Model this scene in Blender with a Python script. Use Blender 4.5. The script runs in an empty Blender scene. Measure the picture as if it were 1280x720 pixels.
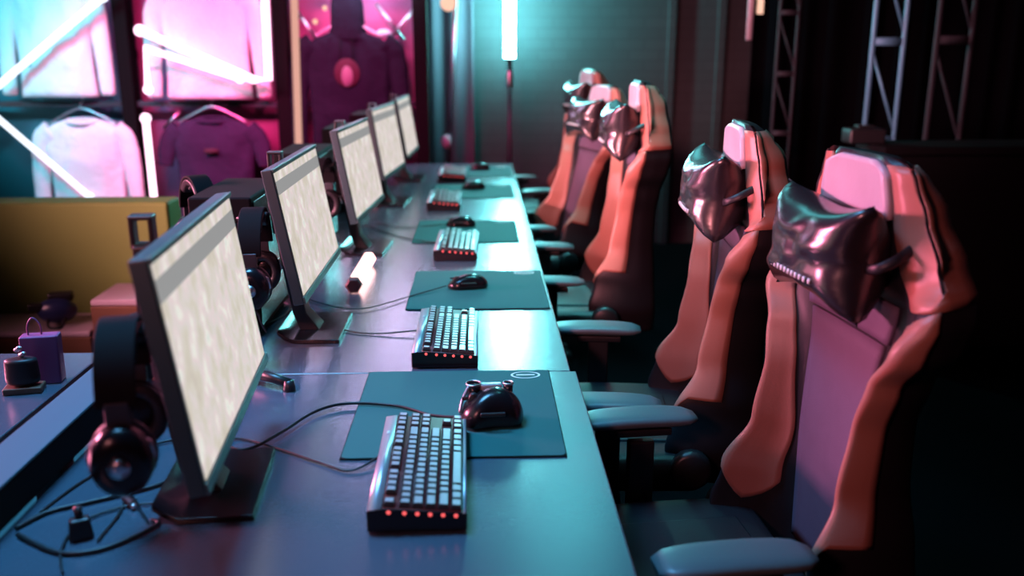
import bpy, bmesh, math, random
from mathutils import Vector, Matrix, noise
random.seed(7)
PI = math.pi
sc = bpy.context.scene
col = sc.collection

# ------------------------------------------------------------------ camera maths
F = 1136.0; TH = math.radians(14.8); PSI = math.radians(1.95)
CX, CZ = -0.194, 1.44
fw = Vector((math.sin(PSI)*math.cos(TH), math.cos(PSI)*math.cos(TH), -math.sin(TH)))
rt = Vector((math.cos(PSI), -math.sin(PSI), 0))
up = rt.cross(fw)
CAM = Vector((CX, 0, CZ))
def W(px, py, z):            # place on the level z that the photo shows at this pixel
    r = fw*F + rt*(px-640) - up*(py-360)
    t = (z-CZ)/r.z
    return CAM + r*t
def WD(px, py, d):           # same, at a ground distance d
    r = fw*F + rt*(px-640) - up*(py-360)
    g = math.sin(PSI)*r.x + math.cos(PSI)*r.y
    return CAM + r*(d/g)
def L(lat, d, z=0.0):
    return Vector((CX+lat*math.cos(PSI)+d*math.sin(PSI), d*math.cos(PSI)-lat*math.sin(PSI), z))

# ------------------------------------------------------------------ materials
def mat(name, c, rough=.5, metal=0, spec=.5, bump=None, var=None, emit=None, coat=0, sheen=0):
    m = bpy.data.materials.new(name); m.use_nodes = True
    nt = m.node_tree; b = nt.nodes['Principled BSDF']
    b.inputs['Base Color'].default_value = (*c, 1)
    b.inputs['Roughness'].default_value = rough
    b.inputs['Metallic'].default_value = metal
    b.inputs['Specular IOR Level'].default_value = spec
    b.inputs['Coat Weight'].default_value = coat
    b.inputs['Coat Roughness'].default_value = .25
    b.inputs['Sheen Weight'].default_value = sheen
    tc = nt.nodes.new('ShaderNodeTexCoord')
    if bump:
        n = nt.nodes.new('ShaderNodeTexNoise'); n.inputs['Scale'].default_value = bump[0]
        n.inputs['Detail'].default_value = 4
        nt.links.new(tc.outputs['Object'], n.inputs['Vector'])
        bp = nt.nodes.new('ShaderNodeBump'); bp.inputs['Strength'].default_value = bump[1]
        bp.inputs['Distance'].default_value = bump[2] if len(bump) > 2 else .002
        nt.links.new(n.outputs['Fac'], bp.inputs['Height'])
        nt.links.new(bp.outputs['Normal'], b.inputs['Normal'])
    if var:
        n = nt.nodes.new('ShaderNodeTexNoise'); n.inputs['Scale'].default_value = var[0]
        n.inputs['Detail'].default_value = 5
        nt.links.new(tc.outputs['Object'], n.inputs['Vector'])
        mx = nt.nodes.new('ShaderNodeMix'); mx.data_type = 'RGBA'
        mx.inputs[6].default_value = (*c, 1); mx.inputs[7].default_value = (*var[1], 1)
        nt.links.new(n.outputs['Fac'], mx.inputs[0])
        nt.links.new(mx.outputs[2], b.inputs['Base Color'])
    if emit:
        b.inputs['Emission Color'].default_value = (*emit[0], 1)
        b.inputs['Emission Strength'].default_value = emit[1]
    return m
M = {}
M['black'] = mat('black plastic', (.012,.012,.014), .38, bump=(300,.1))
M['blackgloss'] = mat('gloss black plastic', (.006,.006,.008), .24, spec=.35)
M['blackmatte'] = mat('matte black', (.004,.004,.005), .8, spec=.1)
M['edge'] = mat('dark teal trim', (.05,.10,.10), .4)
M['vinyl'] = mat('black vinyl', (.012,.012,.015), .42, spec=.35, bump=(260,.2,.001))
M['pillow'] = mat('gloss black leatherette', (.016,.012,.016), .27, spec=.8, bump=(9,.25,.01), coat=.3)
M['orange'] = mat('orange vinyl', (.40,.165,.12), .42, bump=(220,.25,.001), var=(9,(.33,.135,.10)))
M['mesh'] = mat('grey woven cloth', (.13,.095,.15), .7, spec=.3, bump=(500,.5,.001), var=(30,(.105,.075,.12)))
M['patch'] = mat('pale grey vinyl', (.52,.44,.50), .36, bump=(180,.3,.001), var=(14,(.40,.32,.38)))
M['pad'] = mat('soft armrest plastic', (.075,.11,.12), .42, bump=(200,.2,.001))
M['metal'] = mat('brushed steel', (.55,.56,.6), .3, 1)
M['darkmetal'] = mat('dark painted metal', (.05,.055,.065), .4, .6)
M['alu'] = mat('silver keyboard plate', (.42,.42,.46), .32, .55, bump=(400,.08,.0005))
M['key'] = mat('keycap plastic', (.42,.33,.36), .3, var=(40,(.34,.26,.28)), coat=.4)  # black caps; pale pink reflection put into the top-face colour
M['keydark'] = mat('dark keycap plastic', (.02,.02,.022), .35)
M['keyred'] = mat('red keycap', (.5,.02,.03), .35, emit=((1,.05,.08),.5))
M['ledred'] = mat('red key glow', (.3,.02,.02), .4, emit=((1,.12,.12),1.2))
M['cloth_mat'] = mat('mouse mat cloth', (.018,.11,.105), .75, spec=.2, bump=(900,.35,.0006))
M['print'] = mat('pale print', (.5,.6,.6), .5)
M['housing'] = mat('satin monitor plastic', (.022,.055,.06), .42)  # black plastic; teal reflection along the top put into the colour
M['keybed'] = mat('backlit key bed', (.01,.008,.009), .5, emit=((1,.06,.10),.03))
M['drapeblack'] = mat('black velvet drape', (.003,.003,.004), 1, spec=0)
M['cable'] = mat('cable rubber', (.01,.01,.012), .45)
M['white'] = mat('white cotton', (.66,.66,.68), .9, spec=.1, bump=(22,.5,.02), sheen=.3)
M['plum'] = mat('plum cotton', (.028,.020,.045), .9, spec=.04, bump=(22,.5,.02))
M['hood'] = mat('black cotton', (.012,.014,.022), .95, spec=.03, bump=(22,.6,.02))
M['redprint'] = mat('red print', (.035,.006,.014), .8)
M['paleprint'] = mat('pale print on cloth', (.17,.14,.15), .8)
M['yellow'] = mat('mustard upholstery', (.26,.38,.08), .7, bump=(120,.3,.002), var=(2.2,(.18,.26,.055)))
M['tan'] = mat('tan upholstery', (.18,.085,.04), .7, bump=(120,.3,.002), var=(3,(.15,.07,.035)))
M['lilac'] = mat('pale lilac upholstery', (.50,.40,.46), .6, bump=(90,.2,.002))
M['purple'] = mat('purple card', (.16,.05,.16), .45)
M['brown'] = mat('brown leather', (.10,.05,.03), .5)
M['navy'] = mat('navy plastic', (.02,.03,.10), .3)
M['post'] = mat('black post paint', (.004,.004,.004), .8, spec=.05)
M['trussblue'] = mat('blue grey painted aluminium', (.09,.27,.38), .5, .2)  # blue light falling on the truss is put into its colour
M['trussdark'] = mat('aged truss metal', (.03,.03,.04), .7, .2)  # one even dark grey
M['wood'] = mat('dark base', (.03,.02,.02), .6)

def emis(name, c, s):
    m = bpy.data.materials.new(name); m.use_nodes = True
    nt = m.node_tree; nt.nodes.remove(nt.nodes['Principled BSDF'])
    e = nt.nodes.new('ShaderNodeEmission'); e.inputs[0].default_value = (*c,1); e.inputs[1].default_value = s
    nt.links.new(e.outputs[0], nt.nodes['Material Output'].inputs[0]); return m
M['cyantube'] = emis('cyan light tube', (.20,.85,.88), 210)
M['pinktube'] = emis('pink light tube', (1,.42,.46), 22)
M['neonwhite'] = emis('white pink neon', (1,.60,.80), 3.6)
M['neoncool'] = emis('cool white neon', (.8,.88,1), 2.2)
M['neonlilac'] = emis('lilac white neon', (.80,.66,1), 34)
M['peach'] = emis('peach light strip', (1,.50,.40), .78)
M['stick'] = emis('warm pink light stick', (1,.52,.50), 5)
M['bulb'] = emis('small bulb', (1,.55,.4), 1.2)

# desk laminate: blue-grey with fine speckle, satin
def desk_mat():
    m = mat('satin desk laminate', (.05,.075,.105), .27, spec=1.0, coat=.55)
    nt = m.node_tree; b = nt.nodes['Principled BSDF']
    tc = nt.nodes.new('ShaderNodeTexCoord')
    n = nt.nodes.new('ShaderNodeTexNoise'); n.inputs['Scale'].default_value = 240; n.inputs['Detail'].default_value = 2
    n2 = nt.nodes.new('ShaderNodeTexNoise'); n2.inputs['Scale'].default_value = 5; n2.inputs['Detail'].default_value = 5
    nt.links.new(tc.outputs['Object'], n.inputs['Vector']); nt.links.new(tc.outputs['Object'], n2.inputs['Vector'])
    bp = nt.nodes.new('ShaderNodeBump'); bp.inputs['Strength'].default_value = .25; bp.inputs['Distance'].default_value = .0012
    nt.links.new(n.outputs['Fac'], bp.inputs['Height']); nt.links.new(bp.outputs['Normal'], b.inputs['Normal'])
    mr = nt.nodes.new('ShaderNodeMapRange'); mr.inputs[1].default_value = .3; mr.inputs[2].default_value = .7
    mr.inputs[3].default_value = .22; mr.inputs[4].default_value = .25
    nt.links.new(n2.outputs['Fac'], mr.inputs[0]); nt.links.new(mr.outputs[0], b.inputs['Roughness'])
    return m
M['desk'] = desk_mat()

def screen_mat():
    m = bpy.data.materials.new('lit screen'); m.use_nodes = True
    nt = m.node_tree; nt.nodes.remove(nt.nodes['Principled BSDF'])
    N = nt.nodes.new; K = nt.links.new
    tc = N('ShaderNodeTexCoord'); sp = N('ShaderNodeSeparateXYZ'); K(tc.outputs['Generated'], sp.inputs[0])
    cr = N('ShaderNodeValToRGB'); cr.color_ramp.interpolation = 'CONSTANT'
    e = cr.color_ramp.elements; e[0].position = 0; e[0].color = (1,1,1,1); e[1].position = .825; e[1].color = (0,0,0,1)
    x = e.new(.93); x.color = (1,1,1,1)
    K(sp.outputs['Z'], cr.inputs[0])
    mp = N('ShaderNodeMapping'); mp.inputs['Scale'].default_value = (1,5.5,2.2); K(tc.outputs['Generated'], mp.inputs[0])
    n = N('ShaderNodeTexNoise'); n.inputs['Scale'].default_value = 2.4; n.inputs['Detail'].default_value = 6; K(mp.outputs[0], n.inputs['Vector'])
    c2 = N('ShaderNodeValToRGB'); q = c2.color_ramp.elements
    q[0].position = .30; q[0].color = (.52,.46,.40,1); q[1].position = .72; q[1].color = (.60,.62,.58,1)
    for p, cc in ((.42,(.57,.52,.44,1)),(.5,(.62,.56,.54,1)),(.56,(.66,.54,.54,1)),(.63,(.72,.70,.64,1))):
        z = q.new(p); z.color = cc
    K(n.outputs['Fac'], c2.inputs[0])
    mx = N('ShaderNodeMix'); mx.data_type = 'RGBA'; K(cr.outputs[0], mx.inputs[0])
    mx.inputs[6].default_value = (.27,.27,.27,1); K(c2.outputs[0], mx.inputs[7])
    em = N('ShaderNodeEmission'); K(mx.outputs[2], em.inputs[0]); em.inputs[1].default_value = 1.15
    gl = N('ShaderNodeBsdfGlossy'); gl.inputs['Roughness'].default_value = .4; gl.inputs[0].default_value = (.03,.03,.03,1)
    ad = N('ShaderNodeAddShader'); K(em.outputs[0], ad.inputs[0]); K(gl.outputs[0], ad.inputs[1])
    K(ad.outputs[0], nt.nodes['Material Output'].inputs[0]); return m
M['screen'] = screen_mat()

def wall_mat(name, c, sx, sz, rough=.75, strength=.5):
    m = mat(name, c, rough, spec=.25); nt = m.node_tree; b = nt.nodes['Principled BSDF']
    tc = nt.nodes.new('ShaderNodeTexCoord')
    br = nt.nodes.new('ShaderNodeTexBrick'); br.inputs['Scale'].default_value = 1
    br.inputs['Brick Width'].default_value = sx; br.inputs['Row Height'].default_value = sz; br.inputs['Mortar Size'].default_value = .006
    br.inputs['Color1'].default_value = (*c,1); br.inputs['Color2'].default_value = (*[v*.9 for v in c],1)
    br.inputs['Mortar'].default_value = (*[v*.8 for v in c],1)
    mp = nt.nodes.new('ShaderNodeMapping'); mp.inputs['Rotation'].default_value = (PI/2,0,0)
    nt.links.new(tc.outputs['Object'], mp.inputs[0]); nt.links.new(mp.outputs[0], br.inputs['Vector'])
    nt.links.new(br.outputs['Color'], b.inputs['Base Color'])
    bp = nt.nodes.new('ShaderNodeBump'); bp.inputs['Strength'].default_value = strength; bp.inputs['Distance'].default_value = .01
    nt.links.new(br.outputs['Fac'], bp.inputs['Height']); bp.invert = True
    nt.links.new(bp.outputs['Normal'], b.inputs['Normal']); return m
M['wallback'] = wall_mat('dark painted brick', (.045,.047,.051), .22, .075, .75, .15)
M['wallside'] = mat('black side wall paint', (.014,.013,.016), .85, spec=.15, bump=(30,.3,.004))
M['floor'] = mat('dark floor', (.005,.005,.006), .9, spec=0, bump=(60,.2,.002), var=(3,(.003,.003,.004)))
M['ceil'] = mat('black ceiling', (.01,.01,.012), .9)
M['curtain'] = mat('dark drape', (.11,.085,.11), .85, spec=.15, bump=(160,.3,.002))

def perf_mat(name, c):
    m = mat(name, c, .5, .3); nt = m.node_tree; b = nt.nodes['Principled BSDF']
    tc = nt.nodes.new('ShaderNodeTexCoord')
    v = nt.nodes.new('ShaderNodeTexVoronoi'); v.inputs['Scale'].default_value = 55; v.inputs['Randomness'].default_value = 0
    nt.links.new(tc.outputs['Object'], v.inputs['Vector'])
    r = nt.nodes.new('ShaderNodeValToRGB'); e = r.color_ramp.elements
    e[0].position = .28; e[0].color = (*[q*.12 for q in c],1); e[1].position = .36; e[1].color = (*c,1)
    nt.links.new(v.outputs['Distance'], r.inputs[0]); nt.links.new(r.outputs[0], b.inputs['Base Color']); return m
M['perf'] = perf_mat('magenta perforated panel', (.42,.12,.27))  # magenta light on the bay panels put into their colour
M['perfteal'] = perf_mat('teal perforated panel', (.10,.30,.36))  # grey panel with the teal bay light put into its colour

# ------------------------------------------------------------------ mesh helpers
def link(name, me, m, parent=None, smooth=True, bevel=0, seg=2, sub=0):
    o = bpy.data.objects.new(name, me); col.objects.link(o)
    if m: me.materials.append(m)
    if smooth:
        for p in me.polygons: p.use_smooth = True
    if parent: o.parent = parent
    if bevel:
        b = o.modifiers.new('bevel','BEVEL'); b.width = bevel; b.segments = seg; b.limit_method = 'ANGLE'; b.harden_normals = False
        w = o.modifiers.new('wn','WEIGHTED_NORMAL'); w.keep_sharp = True
    if sub:
        s = o.modifiers.new('sub','SUBSURF'); s.levels = sub; s.render_levels = sub
    return o
class MB:
    def __init__(s): s.v = []; s.f = []
    def add(s, vs, fs):
        n = len(s.v); s.v += [tuple(v) for v in vs]; s.f += [tuple(i+n for i in f) for f in fs]; return s
    def box(s, c, d, M4=None, taper=1.0):
        x,y,z = c; a,b,h = d[0]/2, d[1]/2, d[2]/2
        vs = []
        for k,t in ((-1,1.0),(1,taper)):
            for i,j in ((-1,-1),(1,-1),(1,1),(-1,1)): vs.append(Vector((i*a*t, j*b*t, k*h)))
        vs = [(M4@v if M4 else v)+Vector((x,y,z)) for v in vs]
        return s.add(vs, [(3,2,1,0),(4,5,6,7),(0,1,5,4),(1,2,6,5),(2,3,7,6),(3,0,4,7)])
    def tube(s, pts, r, n=8, caps=True, flat=None):
        pts = [Vector(p) for p in pts]; rings = []
        rs = r if isinstance(r,(list,tuple)) else [r]*len(pts)
        prev = None
        for i,p in enumerate(pts):
            t = (pts[min(i+1,len(pts)-1)]-pts[max(i-1,0)]).normalized()
            a = prev if prev is not None else (Vector((0,0,1)) if abs(t.z) < .9 else Vector((1,0,0)))
            u = (a - t*a.dot(t)).normalized(); w = t.cross(u); prev = u
            rings.append([p + (u*math.cos(2*PI*k/n) + w*math.sin(2*PI*k/n)*(flat or 1))*rs[i] for k in range(n)])
        return s.loft(rings, caps)
    def loft(s, rings, caps=True, closed=True):
        n = len(rings[0]); vs = [v for r in rings for v in r]; fs = []
        for i in range(len(rings)-1):
            for k in range(n if closed else n-1):
                a = i*n+k; b = i*n+(k+1)%n; fs.append((a,b,b+n,a+n))
        if caps: fs += [tuple(reversed(range(n))), tuple(range((len(rings)-1)*n, len(rings)*n))]
        return s.add(vs, fs)
    def lathe(s, prof, c=(0,0,0), axis='z', n=24):
        rings = []
        for r,h in prof:
            ring = []
            for k in range(n):
                a = 2*PI*k/n; p = (r*math.cos(a), r*math.sin(a), h)
                if axis == 'x': p = (h, p[0], p[1])
                if axis == 'y': p = (p[1], h, p[0])
                ring.append(Vector(p)+Vector(c))
            rings.append(ring)
        return s.loft(rings)
    def ball(s, c, r, n=14, m=9):
        rings = []
        for i in range(m+1):
            a = -PI/2+PI*(.03+.94*i/m); rings.append([Vector(c)+Vector((r[0]*math.cos(a)*math.cos(2*PI*k/n), r[1]*math.cos(a)*math.sin(2*PI*k/n), r[2]*math.sin(a))) for k in range(n)])
        return s.loft(rings)
    def build(s, name, m, parent=None, **k):
        me = bpy.data.meshes.new(name); me.from_pydata(s.v, [], s.f)
        bm = bmesh.new(); bm.from_mesh(me); bmesh.ops.recalc_face_normals(bm, faces=bm.faces); bm.to_mesh(me); bm.free()
        me.update(); return link(name, me, m, parent, **k)
def spline(pts, n=8):
    pts = [Vector(p) for p in pts]; out = []
    for i in range(len(pts)-1):
        p0 = pts[max(i-1,0)]; p1 = pts[i]; p2 = pts[i+1]; p3 = pts[min(i+2,len(pts)-1)]
        for k in range(n):
            t = k/n
            out.append(.5*((2*p1)+(p2-p0)*t+(2*p0-5*p1+4*p2-p3)*t*t+(3*p1-p0-3*p2+p3)*t**3))
    out.append(pts[-1]); return out
def interp(keys, t):
    if t <= keys[0][0]: return keys[0][1]
    for (a,x),(b,y) in zip(keys, keys[1:]):
        if t <= b:
            u = (t-a)/(b-a); u = u*u*(3-2*u); return x+(y-x)*u
    return keys[-1][1]
def empty(name, loc=(0,0,0), rz=0, label=None, cat=None, group=None):
    o = bpy.data.objects.new(name, None); col.objects.link(o); o.location = loc; o.rotation_euler = (0,0,rz)
    o.empty_display_size = .1
    tag(o, label, cat, group); return o
def tag(o, label=None, cat=None, group=None, kind=None):
    if label: o['label'] = label
    if cat: o['category'] = cat
    if group: o['group'] = group
    if kind: o['kind'] = kind
    return o
def struct(o): o['kind'] = 'structure'; return o
def kids(o): return [c for c in bpy.data.objects if c.parent == o]
def dup(o, parent=None):
    c = o.copy(); col.objects.link(c)
    if parent: c.parent = parent
    for k in kids(o): dup(k, c)
    return c
def rz(a): return Matrix.Rotation(a, 3, 'Z')
def ry(a): return Matrix.Rotation(a, 3, 'Y')
def rx(a): return Matrix.Rotation(a, 3, 'X')

# ------------------------------------------------------------------ room
XL, XR, Y0, Y1, H = -4.4, 4.4, -3.0, 6.75, 3.3
def slab(name, c, d, m): return struct(MB().box(c, d).build(name, m, smooth=False))
slab('floor', ((XL+XR)/2,(Y0+Y1)/2,-.05), (XR-XL+.2,Y1-Y0+.2,.1), M['floor'])
slab('ceiling', ((XL+XR)/2,(Y0+Y1)/2,H+.05), (XR-XL+.2,Y1-Y0+.2,.1), M['ceil'])
slab('wall_back', ((XL+XR)/2,Y1+.05,H/2), (XR-XL,.1,H), M['wallback'])
slab('wall_front', ((XL+XR)/2,Y0-.05,H/2), (XR-XL,.1,H), M['wallside'])
slab('wall_left', (XL-.05,(Y0+Y1)/2,H/2), (.1,Y1-Y0,H), M['wallside'])
slab('wall_right', (XR+.05,(Y0+Y1)/2,H/2), (.1,Y1-Y0,H), M['wallside'])
# pilasters on the back wall
for i,px in enumerate((842, 905)):
    p = WD(px, 60, 6.68)
    slab('trim_%d'%(i+1), (p.x, Y1-.02, H/2), (.05,.04,H), M['wallback'])

# ------------------------------------------------------------------ desks
DT, DZ = .03, .75
def desk(name, x0, x1, y0, y1, label, group=None, z=DZ):
    t = empty(name, ((x0+x1)/2,(y0+y1)/2,0), 0, label, 'desk', group)
    w, l = x1-x0, y1-y0
    MB().box((0,0,z-DT/2), (w,l,DT)).build('desktop', M['desk'], t, bevel=.0025)
    for sy in (-1,1):
        b = MB().box((w/2-.38, sy*(l/2-.10), (z-DT-.03)/2+.02), (.06,.05,z-DT-.05))
        b.build('leg', M['darkmetal'], t, bevel=.004)
        MB().box((-w/2+.12, sy*(l/2-.10), (z-DT-.03)/2+.02), (.06,.05,z-DT-.05)).build('leg', M['darkmetal'], t, bevel=.004)
        MB().box((-.15, sy*(l/2-.10), .0125), (w-.38,.07,.025)).build('foot_bar', M['darkmetal'], t, bevel=.004)
    MB().box((-w/2+.16, 0, .55), (.02,l-.26,.26)).build('modesty_panel', M['blackmatte'], t, bevel=.002)
    return t
SEAM = W(500,466,DZ).y
XB = -.90
desk('gaming_desk', XB, .012, SEAM-1.95, SEAM-.0015, 'long grey desk in the foreground carrying the nearest monitor, keyboard and mouse mat')
desk('gaming_desk', XB, 0.0, SEAM+.0015, SEAM+1.80, 'grey desk in the middle of the row, beyond the first cross seam', None)
desk('gaming_desk', XB, -.002, SEAM+1.803, W(640,204,DZ).y, 'farthest grey desk in the row, near the curtain and light tubes')
# raised cable rail along the back of the desks
ry0, ry1 = SEAM-1.95, W(640,204,DZ).y
t = empty('cable_rail', (XB-.035, (ry0+ry1)/2, 0), 0, 'long black raised cable rail running along the back edge of the desk row', 'cable rail')
MB().box((0,0,.787), (.075,ry1-ry0,.060)).build('trunking', M['blackmatte'], t, bevel=.004)
MB().box((0,0,.8205), (.077,ry1-ry0,.005)).build('lid', mat('blue grey lid',(.045,.11,.14),.5,spec=.3), t, bevel=.0015)  # rail top; teal light from above put into its colour
for k in range(5):
    MB().box((0, -(ry1-ry0)/2+.2+k*(ry1-ry0-.4)/4, .3795), (.05,.05,.755)).build('bracket', M['darkmetal'], t, bevel=.003)
# neighbouring desk at left
nx1 = L(-.95,1.9).x; ny1 = L(-1.0,2.02).y
t = desk('gaming_desk', nx1-1.0, nx1, ny1-2.0, ny1, 'pale blue lit desk at far left, carrying the purple bag')
t = empty('cable_tray', (nx1-.06, ny1-1.0, 0), 0, 'dark steel cable tray slung under the edge of the left desk', 'cable tray')
MB().box((.10,0,.60),(.10,1.7,.012)).box((.05,0,.625),(.008,1.7,.05)).box((.15,0,.625),(.008,1.7,.05)).build('tray', M['edge'], t, bevel=.002)
for k in (-1,0,1): MB().box((.05, k*.72, .672),(.012,.03,.094)).build('hanger_strap', M['darkmetal'], t)

# ------------------------------------------------------------------ monitors
def make_monitor(tilt=4, px=.012, w=.53, h=.305, zb=.137):
    t = empty('monitor')
    R = ry(math.radians(-tilt)); cpt = Vector((px-h/2*math.sin(math.radians(tilt)),0,zb+h/2))
    def at(v): return R@Vector(v)+cpt
    m = MB()     # housing: bezel slab and a thicker back
    def rbox(mb, c, d, taper=1.0):
        a,b,q = d[0]/2,d[1]/2,d[2]/2; vs = []
        for i in (-1,1):
            tp = taper if i < 0 else 1
            for j,k in ((-1,-1),(1,-1),(1,1),(-1,1)): vs.append(at((c[0]+i*a, c[1]+j*b*tp, c[2]+k*q*tp)))
        mb.add(vs, [(3,2,1,0),(4,5,6,7),(0,1,5,4),(1,2,6,5),(2,3,7,6),(3,0,4,7)])
    rbox(m, (-.012,0,0), (.024,w,h)); hs = m.build('housing', M['housing'], t, bevel=.003)
    m = MB(); rbox(m, (-.042,0,-.005), (.036,w*.90,h*.84), .55); m.build('rear_cover', M['black'], t, bevel=.004)
    m = MB()
    g = .011
    vs = [at((.0012, y, z)) for y,z in ((-w/2+g,-h/2+.018),(w/2-g,-h/2+.018),(w/2-g,h/2-g),(-w/2+g,h/2-g))]
    vs2 = [at((-.002, y, z)) for y,z in ((-w/2+g,-h/2+.018),(w/2-g,-h/2+.018),(w/2-g,h/2-g),(-w/2+g,h/2-g))]
    m.add(vs+vs2, [(0,1,2,3),(7,6,5,4),(0,4,5,1),(1,5,6,2),(2,6,7,3),(3,7,4,0)])
    m.build('screen', M['screen'], t, smooth=False)
    # front lip
    m = MB(); rbox(m, (.0022,0,-h/2+.0085), (.004,w,.016)); m.build('lower_bezel', M['edge'], t, bevel=.001)
    m = MB(); rbox(m, (.0022,0,h/2-.004), (.004,w,.007)); m.build('upper_bezel', M['edge'], t, bevel=.001)  # teal reflection on the bezel put into the edge colour
    # stand
    m = MB()
    rings = []
    for z,x,wx,wy in ((.008,-.02,.050,.075),(.05,-.045,.034,.060),(.2,-.072,.030,.052),(.32,-.082,.028,.046),(.405,-.088,.024,.040)):
        rings.append([Vector((x+sx*wx/2,sy*wy/2,z)) for sx,sy in ((-1,-1),(1,-1),(1,1),(-1,1))])
    m.loft(rings); m.build('stand_column', M['black'], t, bevel=.004)
    m = MB()
    m.box((-.100,0,.424),(.007,.026,.048)).box((-.072,0,.424),(.007,.026,.048)).box((-.086,0,.446),(.035,.028,.007)).box((-.086,0,.403),(.035,.028,.007))
    m.build('carry_loop', M['black'], t, bevel=.002)
    m = MB().box((-.070,0,.30),(.05,.09,.09)); m.build('mount', M['blackmatte'], t, bevel=.004)
    # foot plate with upturned rear edge
    m = MB(); pts = [(-.085,.020),(-.068,.006),(-.045,.0),(.02,.0),(.065,.0)]
    rings = []
    for x,z in pts:
        wy = .122 if x > -.05 else .112
        rings.append([Vector((x,-wy,z)),Vector((x,wy,z)),Vector((x,wy,z+.010)),Vector((x,-wy,z+.010))])
    m.loft(rings); m.build('foot_plate', M['blackgloss'], t, bevel=.002)
    return t
mons = [(-.468,1.350,4.6,8,.036,'nearest lit monitor at left foreground with its carry loop showing above the yellow sofa'),
        (-.486,2.205,0,10,.016,'second lit monitor from the camera, beside the glowing light stick'),
        (-.505,3.160,-3.5,10,.012,'third lit monitor from the camera, in front of the black hoodie'),
        (-.545,4.16,-5,9,.012,'fourth lit monitor from the camera, second from the far end of the row'),
        (-.545,4.93,-2,9,.012,'farthest lit monitor beside the tall pink light tube')]
for i,(la,d,a,tl,px_,lb) in enumerate(mons):
    o = make_monitor(tl, px_, .54, .325, .118) if i == 0 else make_monitor(tl, px_)
    o.location = L(la,d,DZ); o.rotation_euler = (0,0,math.radians(a))
    tag(o, lb, 'monitor', 'monitors along the back of the desk row')

# ------------------------------------------------------------------ keyboards
U = .0188
def make_keyboard(cable_pts=None):
    t = empty('keyboard')
    # local: +x towards the user (to the chairs), y = long side, user's left end at -y
    Lk, Wk = .352, .147
    rings = []
    for y in (-Lk/2, Lk/2):
        rings.append([Vector((x,y,z)) for x,z in ((-Wk/2,.003),(-Wk/2,.038),(-.048,.040),(Wk/2,.030),(Wk/2,.003))])
    MB().loft(rings).build('case', M['blackgloss'], t, bevel=.002)
    def topz(x): return .0398-(x+.048)/(Wk/2+.048)*.010
    MB().loft([[Vector((-Wk/2+.001,y,.0385)),Vector((-.052,y,.0408)),Vector((-.052,y,.039)),Vector((-Wk/2+.001,y,.037))] for y in (-Lk/2+.001,Lk/2-.001)]).build('top_plate', M['alu'], t)
    MB().loft([[Vector((Wk/2-.006,y,.0313)),Vector((Wk/2-.001,y,.0308)),Vector((Wk/2-.001,y,.029)),Vector((Wk/2-.006,y,.029))] for y in (-Lk/2+.001,Lk/2-.001)]).build('front_trim', M['alu'], t)
    MB().loft([[Vector((-.050,y,.0405)),Vector((Wk/2-.008,y,.0317)),Vector((Wk/2-.008,y,.030)),Vector((-.050,y,.038))] for y in (-Lk/2+.003,Lk/2-.003)]).build('key_bed', M['keybed'], t)
    cache = {}
    def key(x, y, w, m='key', hx=1):
        kk = (round(w,2), m, hx)
        if kk not in cache:
            b = MB(); a = U*hx/2-.0010; c = U*w/2-.0010
            b.loft([[Vector((sx*a,sy*c,0)) for sx,sy in ((-1,-1),(1,-1),(1,1),(-1,1))],
                    [Vector((sx*(a-.0004),sy*(c-.0004),.004)) for sx,sy in ((-1,-1),(1,-1),(1,1),(-1,1))],
                    [Vector((sx*(a-.0026),sy*(c-.0026),.0085)) for sx,sy in ((-1,-1),(1,-1),(1,1),(-1,1))]])
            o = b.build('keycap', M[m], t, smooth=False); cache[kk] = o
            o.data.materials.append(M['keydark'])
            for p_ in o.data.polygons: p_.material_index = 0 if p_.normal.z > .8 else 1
        else:
            o = cache[kk].copy(); col.objects.link(o); o.parent = t
        o.location = (x, y, topz(x)+.001); o.rotation_euler = (0, math.radians(4.8), 0)
        return o
    x0 = -.0410; y0 = -Lk/2+.0045
    def row(x, ws, start=0, dark=()):
        y = start
        for i,w in enumerate(ws):
            if w > 0: key(x, y0+(y+w/2)*U, w, 'keydark' if i in dark else 'key')
            y += abs(w)
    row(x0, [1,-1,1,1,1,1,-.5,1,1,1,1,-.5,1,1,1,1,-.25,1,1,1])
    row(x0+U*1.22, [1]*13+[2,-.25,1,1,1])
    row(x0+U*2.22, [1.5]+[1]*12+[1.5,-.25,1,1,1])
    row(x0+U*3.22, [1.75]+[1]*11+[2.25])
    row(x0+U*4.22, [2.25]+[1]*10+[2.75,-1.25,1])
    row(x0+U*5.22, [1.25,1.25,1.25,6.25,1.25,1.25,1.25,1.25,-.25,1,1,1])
    for i in range(6):
        x = x0+U*(0 if i == 0 else .22+i)
        MB().ball((x, -Lk/2-.0005, topz(x)-.004),(.0032,.0012,.0032),10,6).build('status_light', M['ledred'], t)
    MB().box((-.0625,.10,.0402),(.006,.012,.001)).build('badge', M['print'], t)
    return t
def add_cable(t, pts, r=.0017, name='cable'):      # pts in world space
    mw = Matrix.Translation(t.location) @ t.rotation_euler.to_matrix().to_4x4()
    inv = mw.inverted()
    MB().tube([inv@p for p in spline(pts,8)], r, 6).build(name, M['cable'], t)
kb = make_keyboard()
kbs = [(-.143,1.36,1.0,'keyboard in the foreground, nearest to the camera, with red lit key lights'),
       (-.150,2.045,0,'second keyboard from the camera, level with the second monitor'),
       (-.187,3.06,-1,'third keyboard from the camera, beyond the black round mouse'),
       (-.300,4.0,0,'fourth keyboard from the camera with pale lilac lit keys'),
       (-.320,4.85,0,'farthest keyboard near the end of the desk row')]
kobs = []
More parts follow.
